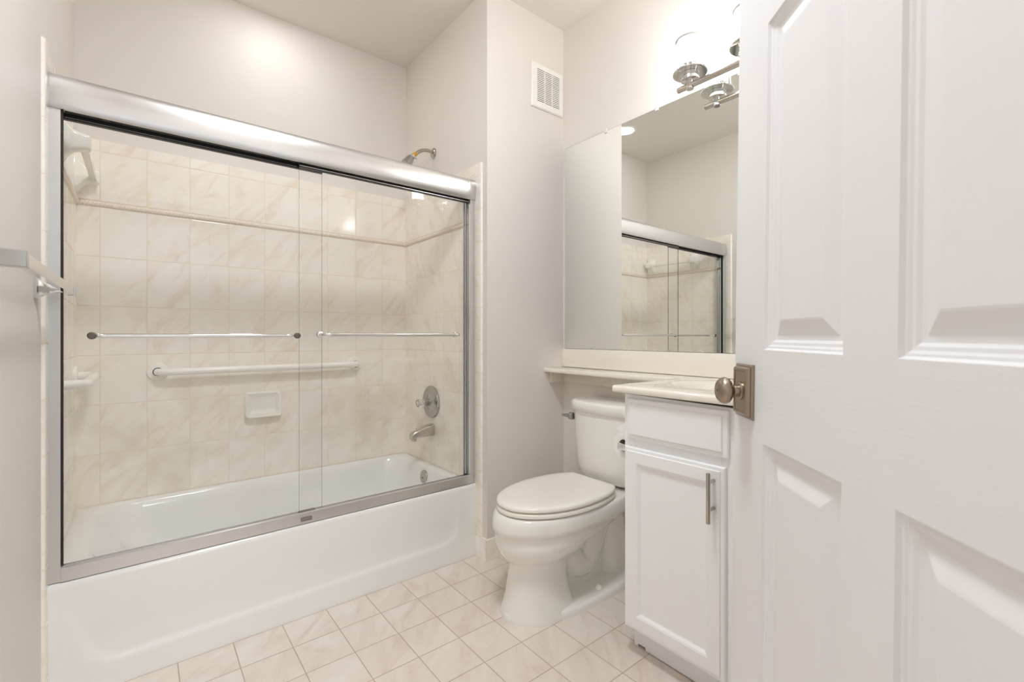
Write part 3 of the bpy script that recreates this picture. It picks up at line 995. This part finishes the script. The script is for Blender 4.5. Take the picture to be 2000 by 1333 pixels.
# ================================================================== VANITY
VF = 1.300          # face of door and drawer
def make_vanity():
    loc = Vector((1.58, 0.785, 0))
    root = thing('vanity_cabinet', 'white painted vanity cabinet under the cream countertop', 'cabinet', loc)
    ya, yb = 0.558, 1.008
    def put(name, bm, m='cabinet', parent=root, smooth=30):
        return obj(name, moved(bm, loc), M[m], parent, smooth)
    bm = B()
    box(bm, VF + 0.019, 1.835, yb - 0.016, yb, 0.090, 0.888)
    box(bm, 1.372, 1.835, yb - 0.016, yb, 0.0, 0.090)
    box(bm, VF + 0.019, 1.835, ya, ya + 0.016, 0.090, 0.888)
    box(bm, 1.372, 1.835, ya, ya + 0.016, 0.0, 0.090)
    box(bm, VF + 0.019, 1.835, ya + 0.016, yb - 0.016, 0.090, 0.106)
    box(bm, 1.825, 1.835, ya + 0.016, yb - 0.016, 0.106, 0.896)
    put('carcass', bm, smooth=0)
    bm = B()
    box(bm, VF + 0.0185, VF + 0.036, ya, ya + 0.105, 0.090, 0.897, 0.0015)
    box(bm, VF + 0.0185, VF + 0.036, yb - 0.040, yb + 0.0008, 0.090, 0.897, 0.0015)
    for z0, z1 in ((0.855, 0.897), (0.70, 0.765), (0.090, 0.125)):
        box(bm, VF + 0.0187, VF + 0.036, ya + 0.105, yb - 0.040, z0, z1)
    for v in bm.verts:
        if v.co.z > 0.89:
            v.co.z += -0.0075 * (1.0 - (v.co.y - ya) / (yb - ya))
    put('face_frame', bm, smooth=0)
    bm = B()
    box(bm, 1.370, 1.382, ya, yb - 0.006, 0.010, 0.092)
    box(bm, 1.3665, 1.370, ya, 0.958, 0.003, 0.085)
    put('toe_kick', bm, smooth=0)
    # drawer front: raised slab with a stepped, bevelled edge
    def slab(y0, y1, z0, z1, steps):
        bm = B()
        rings = []
        for inset, out in steps:
            x = VF + 0.018 - out
            rings.append([(x, y0 + inset, z0 + inset), (x, y1 - inset, z0 + inset), (x, y1 - inset, z1 - inset), (x, y0 + inset, z1 - inset)])
        loft(bm, rings)
        return bm
    put('drawer_front', slab(0.639, 0.992, 0.747, 0.884, [(0, 0), (0, 0.010), (0.003, 0.0128), (0.014, 0.0138), (0.017, 0.0180), (0.0185, 0.0185)]), smooth=0)
    # door: framed, sunken flat panel
    d = put('door', slab(0.6475, 1.000, 0.099, 0.7185, [(0, 0), (0, 0.010), (0.003, 0.0135), (0.012, 0.0140), (0.014, 0.0180), (0.050, 0.0180), (0.052, 0.0165), (0.054, 0.0165), (0.062, 0.0085), (0.066, 0.0080)]), smooth=0)
    bm = B()
    hy, hx = 0.678, 1.268
    cyl(bm, (hx, hy, 0.559), (hx, hy, 0.704), 0.0062, 18, 0.0008)
    h = obj('handle', moved(bm, loc), M['worn_nickel'], d, 40)
    for z in (0.597, 0.677):
        bm = B()
        cyl(bm, (hx, hy, z), (VF + 0.001, hy, z), 0.0048, 14)
        obj('standoff', moved(bm, loc), M['worn_nickel'], h, 40)
make_vanity()

def make_counter():
    loc = Vector((1.6, 0.8, 0.90))
    root = thing('countertop', 'cream cultured marble countertop reaching as a shelf over the toilet', 'countertop', loc)
    ztop, th = 0.927, 0.023
    x0, xs = 1.277, 1.690
    y0, y1, y2 = 0.534, 1.036, YV - 0.0008
    XE = XM - 0.0008
    bm = B()
    # L-shaped slab with rounded lip; an oval basin is pressed in
    r = 0.10
    outline = [(XE, y0), (XE, y2), (xs, y2)]
    for k in range(7):      # inner corner curve where the shelf meets the top
        a = PI * 0.5 * k / 6
        outline.append((xs - 0.03 + 0.03 * math.cos(a), y1 + 0.03 - 0.03 * math.sin(a)))
    outline += [(x0 + 0.006, y1), (x0, y1 - 0.006), (x0, y0)]
    def rg(g, z):
        pts = []
        n = len(outline)
        for i in range(n):
            p = Vector((outline[i][0], outline[i][1], 0))
            a = Vector((outline[i - 1][0], outline[i - 1][1], 0))
            b = Vector((outline[(i + 1) % n][0], outline[(i + 1) % n][1], 0))
            e1, e2 = (p - a).normalized(), (b - p).normalized()
            n1, n2 = Vector((-e1.y, e1.x, 0)), Vector((-e2.y, e2.x, 0))
            mv = (n1 + n2)
            mv = mv / max(mv.length_squared / 2, 1e-4)
            q = p + mv * g
            pts.append((q.x, q.y, z))
        return pts
    loft(bm, [rg(0.003, ztop - th), rg(0, ztop - th + 0.004), rg(0, ztop - 0.006), rg(0.002, ztop - 0.002), rg(0.006, ztop)], cap0=True, cap1=False)
    top = [v for v in bm.verts if abs(v.co.z - ztop) < 1e-6]
    cx, cy = 1.555, 0.785
    ov = []
    n = 40
    for ra, rb, dz in ((0.150, 0.185, 0.0), (0.144, 0.179, -0.004), (0.132, 0.165, -0.024), (0.115, 0.145, -0.065), (0.08, 0.10, -0.105), (0.03, 0.04, -0.122)):
        ov.append([bm.verts.new((cx + ra * math.cos(2 * PI * k / n), cy + rb * math.sin(2 * PI * k / n), ztop + dz)) for k in range(n)])
    es = []
    for i in range(len(top)):
        pass
    edges = [e for e in bm.edges if abs(e.verts[0].co.z - ztop) < 1e-6 and abs(e.verts[1].co.z - ztop) < 1e-6]
    for i in range(n):
        edges.append(bm.edges.new((ov[0][i], ov[0][(i + 1) % n])))
    bmesh.ops.triangle_fill(bm, use_beauty=True, edges=edges)
    for i in range(len(ov) - 1):
        for k in range(n):
            bm.faces.new((ov[i][k], ov[i][(k + 1) % n], ov[i + 1][(k + 1) % n], ov[i + 1][k]))
    bm.faces.new(ov[-1])
    obj('top', moved(bm, loc), M['counter'], root, 40)
    bm = B()
    box(bm, XM - 0.014, XE, y0, y2, ztop + 0.0002, 1.027, 0.003, 2)
    obj('backsplash', moved(bm, loc), M['counter'], root)
    bm = B()
    lathe(bm, Vector((cx, cy, ztop - 0.1225)) - loc, (0, 0, 1), [(0, 0.022), (0.003, 0.021), (0.003, 0.0)], 24)
    obj('basin_drain', bm, M['chrome'], root)
make_counter()

# cleat that carries the shelf
bm = B()
box(bm, 1.730, XM, YV - 0.018, YV, 0.843, 0.9035, 0.001)
box(bm, XM - 0.018, XM, 1.036, YV - 0.018, 0.843, 0.9035, 0.001)
struct('trim_5', bm, M['cleat'])

# ================================================================== MIRROR
def make_mirror():
    loc = Vector((XM, 1.18, 1.58))
    root = thing('wall_mirror', 'large frameless wall mirror above the cream backsplash', 'mirror', loc)
    bm = B()
    box(bm, XM - 0.006, XM - 0.0031, 0.552, 1.812, 1.0285, 2.135)
    for f in bm.faces:
        f.normal_update()
        f.material_index = 0 if f.normal.x < -0.9 else 1
    obj('mirror_glass', moved(bm, loc), [M['mirror'], M['mirror_edge']], root, 0)
    bm = box(B(), XM - 0.003, XM - 0.0003, 0.552, 1.8145, 1.0278, 2.1375)  # dark strip past the glass, stands in for the reflected gap
    obj('mirror_gap_strip', moved(bm, loc), M['mirror_edge'], root, 0)
    for y, z in ((1.523, 2.135), (1.225, 2.135), (0.85, 2.135)):
        bm = B()
        box(bm, XM - 0.010, XM - 0.0061, y - 0.008, y + 0.008, z - 0.010, z + 0.004, 0.001)
        box(bm, XM - 0.010, XM, y - 0.008, y + 0.008, z + 0.0005, z + 0.012, 0.001)
        obj('mirror_clip', moved(bm, loc), M['grille'], root)
    for y in (1.62, 1.165, 0.80):
        bm = B()
        box(bm, XM - 0.009, XM - 0.0061, y - 0.007, y + 0.007, 1.0287, 1.036, 0.001)
        obj('mirror_clip', moved(bm, loc), M['chrome'], root)
make_mirror()

# ================================================================== VANITY LIGHT
def make_vanity_light():
    ZB, XA = 2.108, 1.726
    loc = Vector((XM, 0.767, ZB))
    root = thing('vanity_light', 'chrome three-lamp vanity light bar on the wall above the mirror', 'wall light', loc)
    bm = B()
    box(bm, XM - 0.022, XM - 0.0002, 0.767 - 0.09, 0.767 + 0.09, 2.165, 2.285, 0.006, 3)
    obj('back_plate', moved(bm, loc), M['nickel'], root)
    bm = B()
    tube(bm, bend([(XM - 0.02, 0.767, 2.215), (XA, 0.767, 2.215), (XA, 0.767, 2.118)], 0.03, 6), 0.009, 16)
    obj('stem', moved(bm, loc), M['nickel'], root)
    bm = B()
    cyl(bm, (XA, 0.483, ZB), (XA, 1.053, ZB), 0.0115, 24, 0.001)
    obj('bar', moved(bm, loc), M['nickel'], root)
    for y in (0.999, 0.767, 0.535):
        P = Vector((XA, y, 0))
        bm = B()
        lathe(bm, P + Vector((0, 0, 2.092)), (0, 0, 1), [(0, 0.0135), (0.003, 0.0155), (0.010, 0.0150), (0.018, 0.0125), (0.045, 0.0115), (0.047, 0.0115)], 24)
        lathe(bm, P + Vector((0, 0, 2.128)), (0, 0, 1), [(0, 0.034), (0.001, 0.036), (0.022, 0.036), (0.023, 0.034), (0.027, 0.034)], 36)
        lathe(bm, P + Vector((0, 0, 2.154)), (0, 0, 1), [(0, 0.060), (0.0005, 0.0655), (0.003, 0.067), (0.006, 0.0665), (0.006, 0.058), (0.004, 0.056), (0.004, 0.0)], 48)
        lp = obj('lamp', moved(bm, loc), M['chrome'], root)
        bm = B()   # clear outer tube
        lathe(bm, P, (0, 0, 1), [(2.161, 0.0560), (2.282, 0.0560), (2.282, 0.0530), (2.161, 0.0530)], 48, cap0=False, cap1=False)
        lathe(bm, P, (0, 0, 1), [(2.282, 0.0560), (2.290, 0.0560), (2.2915, 0.0545), (2.290, 0.0530), (2.282, 0.0530)], 48, cap0=False, cap1=False, mi=1)
        obj('clear_shade', moved(bm, loc), [M['lamp_glass'], M['frost']], lp, 60)
        bm = B()   # lit frosted inner tube
        lathe(bm, P, (0, 0, 1), [(2.182, 0.043), (2.279, 0.0475), (2.280, 0.0455), (2.182, 0.041)], 40, cap0=False, cap1=False)
        obj('frosted_shade', moved(bm, loc), M['lamp_white'], lp, 60)
        bm = B()
        lathe(bm, P, (0, 0, 1), [(2.158, 0.016), (2.182, 0.016), (2.184, 0.043), (2.1835, 0.0435), (2.1815, 0.0435), (2.180, 0.019), (2.158, 0.019)], 28, cap0=False, cap1=False)
        obj('socket', moved(bm, loc), M['chrome'], lp, 40)
make_vanity_light()

# ================================================================== CEILING LIGHT AND ADDED FILL LIGHTS
def make_downlight():
    loc = (0.540, 2.392, ZC)
    root = thing('recessed_ceiling_light', 'round recessed ceiling light above the bathtub', 'ceiling light', loc)
    bm = lathe(B(), (0, 0, 0), (0, 0, -1), [(0, 0.096), (0.003, 0.096), (0.006, 0.090), (0.006, 0.074), (0.003, 0.071), (0.0, 0.071)], 48, cap0=False, cap1=False)
    obj('trim_ring', bm, M['grille'], root)
    bm = lathe(B(), (0, 0, 0), (0, 0, -1), [(0.0005, 0.0705), (0.0035, 0.0700), (0.0040, 0.0)], 48)
    obj('lens', bm, M['downlight'], root)
make_downlight()
bm = lathe(B(), (0, 0, 0), (0, 0, -1), [(0, 0.36), (0.03, 0.36), (0.05, 0.30), (0.055, 0.0)], 48)
hl = obj('added_hall_fill', bm, M['hall_fill'])  # unseen lamp, added to send soft fill through the doorway
hl.location = (0.15, -1.2, 2.6)
tag(hl, 'added fill light, unseen in the hall behind the doorway', 'ceiling light')

def make_ceiling_fill():  # unseen fixture, added to brighten the whole room
    root = thing('added_ceiling_fill', 'added round fill light, unseen on the bathroom ceiling', 'ceiling light', (0.50, 0.75, ZC))
    bm = lathe(B(), (0, 0, 0), (0, 0, -1), [(0, 0.20), (0.014, 0.20), (0.018, 0.195), (0.018, 0.185)], 48, cap1=False)
    obj('base_ring', bm, M['nickel'], root)
    bm = lathe(B(), (0, 0, 0), (0, 0, -1), [(0.016, 0.188), (0.030, 0.184), (0.052, 0.160), (0.068, 0.115), (0.077, 0.06), (0.080, 0.0)], 48, cap0=False)
    obj('fill_bowl', bm, M['bowl'], root, 60)
make_ceiling_fill()

# ================================================================== VENT GRILLE
def make_vent():
    x0, x1, z0, z1 = 1.598, 1.827, 2.309, 2.545
    loc = Vector(((x0 + x1) / 2, YV, (z0 + z1) / 2))
    root = thing('vent_grille', 'square white louvred vent grille high on the wall by the mirror', 'vent', loc)
    gx0, gx1, gz0, gz1 = x0 + 0.036, x1 - 0.030, z0 + 0.033, z1 - 0.027
    bm = B()
    def fr(a, y):
        return [(x0 + a, y, z0 + a), (x1 - a, y, z0 + a), (x1 - a, y, z1 - a), (x0 + a, y, z1 - a)]
    def hole(y):
        return [(gx0, y, gz0), (gx1, y, gz0), (gx1, y, gz1), (gx0, y, gz1)]
    loft(bm, [fr(0, YV - 0.0005), fr(0, YV - 0.006), fr(0.005, YV - 0.011), hole(YV - 0.011), hole(YV - 0.002)], cap0=False, cap1=False)
    obj('grille_frame', moved(bm, loc), M['grille'], root, 0)
    bm = box(B(), gx0 - 0.002, gx1 + 0.002, YV - 0.0022, YV - 0.0004, gz0 - 0.002, gz1 + 0.002)
    obj('duct_opening', moved(bm, loc), M['dark'], root, 0)
    N = 18
    for i in range(N + 1):
        z = gz0 + (gz1 - gz0) * i / N
        bm = B()
        h = 0.0031
        prof = [(YV - 0.0108, z - h), (YV - 0.0108, z + h), (YV - 0.0090, z + h), (YV - 0.0090, z - h)]
        extrude_profile(bm, prof, lambda u, v, t: (t, u, v), gx0, gx1)
        obj('slat', moved(bm, loc), M['grille'], root, 0)
    for k in (1, 2):
        x = gx0 + (gx1 - gx0) * k / 3
        bm = box(B(), x - 0.003, x + 0.003, YV - 0.0112, YV - 0.004, gz0, gz1)
        obj('mullion', moved(bm, loc), M['grille'], root, 0)
make_vent()

# ================================================================== TOILET PAPER
def make_paper():
    c = Vector((1.40, 1.077, 0.690))
    root = thing('toilet_paper_roll', 'white toilet paper roll with a torn sheet hanging on the vanity side', 'toilet paper', c)
    bm = lathe(B(), (0, 0, 0), (1, 0, 0), [(0.0, 0.024), (0.0, 0.047), (0.001, 0.048), (0.104, 0.048), (0.105, 0.047), (0.105, 0.024), (0.0, 0.024)], 48, cap0=False, cap1=False)
    obj('roll', bm, M['paper'], root, 40)
    bm = lathe(B(), (0, 0, 0), (1, 0, 0), [(-0.0005, 0.0215), (-0.0005, 0.0238), (0.1055, 0.0238), (0.1055, 0.0215), (-0.0005, 0.0215)], 32, cap0=False, cap1=False)
    obj('core', bm, M['cleat'], root, 40)
    bm = B()     # torn end of the sheet folded up off the roll
    outline = [(-0.030, 0.036), (0.004, 0.0470), (0.017, 0.050), (0.037, 0.0585), (0.022, 0.068), (0.006, 0.080), (-0.012, 0.083), (-0.030, 0.078)]
    rings = []
    for k in range(6):
        w = k / 5
        rings.append([(0.001 + 0.05 * w + 0.006 * math.sin(9 * y), y * (1 - 0.25 * w), z - (z - 0.047) * 0.75 * w) for y, z in outline])
    loft(bm, rings)
    obj('torn_sheet', bm, M['paper'], root, 60)
    root = thing('toilet_paper_holder', 'chrome toilet paper holder fixed to the side of the vanity', 'toilet paper holder', (1.45, 1.008, 0.69))
    bm = B()
    box(bm, 1.372 - 1.45, 1.392 - 1.45, 0.001, 0.077, -0.012, 0.012, 0.002)
    obj('arm', bm, M['chrome'], root)
    bm = B()
    box(bm, 1.385 - 1.45, 1.512 - 1.45, 0.058, 0.080, -0.009, 0.012, 0.003)
    obj('spindle', bm, M['chrome'], root)
    bm = B()
    box(bm, 1.352 - 1.45, 1.412 - 1.45, 0.001, 0.007, -0.03, 0.03, 0.002)
    obj('wall_plate', bm, M['chrome'], root)
make_paper()

# ================================================================== DOOR (open, foreground right)
def make_door():
    W, H, TH = 0.723, 2.03, 0.035
    D = Vector((0.680, 0.733, 0))
    free = Vector((0.884, 0.418, 0))
    hinge = free - D * W
    bm = B()
    def X(t):          # distance from the free edge -> local x
        return W - t
    cols = [(X(0.318), X(0.114)), (X(0.609), X(0.405))]
    rows = [(0.24, 0.920), (1.076, 1.618), (1.715, 1.925)]
    xs = sorted(set([0.0, W] + [v for c in cols for v in c]))
    zs = sorted(set([0.006, H] + [v for r in rows for v in r]))
    def is_panel(xa, xb, za, zb):
        return any(abs(c[0] - xa) < 1e-6 and abs(c[1] - xb) < 1e-6 for c in cols) and any(abs(r[0] - za) < 1e-6 and abs(r[1] - zb) < 1e-6 for r in rows)
    steps = [(0.0, 0.0), (0.003, -0.0045), (0.006, -0.0050), (0.009, -0.0072), (0.013, -0.0078), (0.017, -0.0105), (0.020, -0.0108), (0.0235, -0.0108), (0.046, -0.0030), (0.049, -0.0024)]
    for i in range(len(xs) - 1):
        for j in range(len(zs) - 1):
            xa, xb, za, zb = xs[i], xs[i + 1], zs[j], zs[j + 1]
            if is_panel(xa, xb, za, zb):
                rings = [[(xa + g, y, za + g), (xb - g, y, za + g), (xb - g, y, zb - g), (xa + g, y, zb - g)] for g, y in steps]
                loft(bm, rings, cap0=False, mi=1)
            else:
                horiz = (i in (1, 3))      # rails between stiles
                f = bm.faces.new([bm.verts.new(p) for p in ((xa, 0, za), (xb, 0, za), (xb, 0, zb), (xa, 0, zb))])
                f.material_index = 0 if (horiz or abs(za - 0.92) < 0.01) else 1
    bmesh.ops.remove_doubles(bm, verts=bm.verts[:], dist=1e-5)
    a = [(0, 0.006), (W, 0.006), (W, H), (0, H)]
    back = [bm.verts.new((x, -TH, z)) for x, z in a]
    bm.faces.new(back)
    for i in range(4):
        (xa, za), (xb, zb) = a[i], a[(i + 1) % 4]
        f = bm.faces.new([bm.verts.new((xa, 0, za)), bm.verts.new((xb, 0, zb)), back[(i + 1) % 4], back[i]])
        f.material_index = 1
    bmesh.ops.remove_doubles(bm, verts=bm.verts[:], dist=1e-5)
    door = obj('door_1', bm, [M['door_flat'], M['door_up']], smooth=0)
    door['kind'] = 'structure'
    lean = math.radians(0.75)
    rot = Matrix.Rotation(math.atan2(D.y, D.x), 4, 'Z') @ Matrix.Rotation(-lean * -1, 4, 'X')
    piv = hinge + Vector((0, 0, 1.10))
    door.matrix_world = Matrix.Translation(piv) @ rot @ Matrix.Translation(Vector((0, 0, -1.10)))
    # rosette plate and knob
    xk, zk = X(0.049), 1.000
    bm = B()
    rings = []
    for g, y in ((0, 0.0), (0, 0.003), (0.0025, 0.0055), (0.0045, 0.006), (0.0065, 0.0105), (0.009, 0.0125), (0.0115, 0.0125), (0.0125, 0.0112), (0.030, 0.0112)):
        rings.append([(xk - 0.034 + g, y, zk - 0.048 + g), (xk + 0.034 - g, y, zk - 0.048 + g), (xk + 0.034 - g, y, zk + 0.048 - g), (xk - 0.034 + g, y, zk + 0.048 - g)])
    loft(bm, rings)
    ro = obj('knob_plate', bm, M['bronze'], door, 20)
    ro['label'] = 'antique nickel rectangular knob plate'
    bm = B()
    lathe(bm, (xk, 0.011, zk), (0, 1, 0), [(0, 0.0165), (0.002, 0.0165), (0.004, 0.0145), (0.004, 0.0105), (0.012, 0.0098), (0.0145, 0.0115), (0.017, 0.0175), (0.021, 0.0222), (0.026, 0.0240), (0.031, 0.0234), (0.035, 0.0210), (0.038, 0.0175), (0.0385, 0.0165), (0.0380, 0.0150), (0.0390, 0.009), (0.0392, 0.004), (0.0392, 0.0)], 48)
    kn = obj('door_knob', bm, M['bronze'], door, 35)
    kn['label'] = 'round antique nickel door knob'
    bm = lathe(B(), (xk, 0.0500, zk), (0, 1, 0), [(0, 0.0022), (0.0004, 0.0022), (0.0004, 0)], 12)
    obj('privacy_hole', bm, M['dark'], kn)
    for z in (0.25, 1.02, 1.80):
        bm = B()
        cyl(bm, (-0.004, 0.004, z - 0.045), (-0.004, 0.004, z + 0.045), 0.006, 12)
        obj('hinge', bm, M['bronze'], door)
make_door()
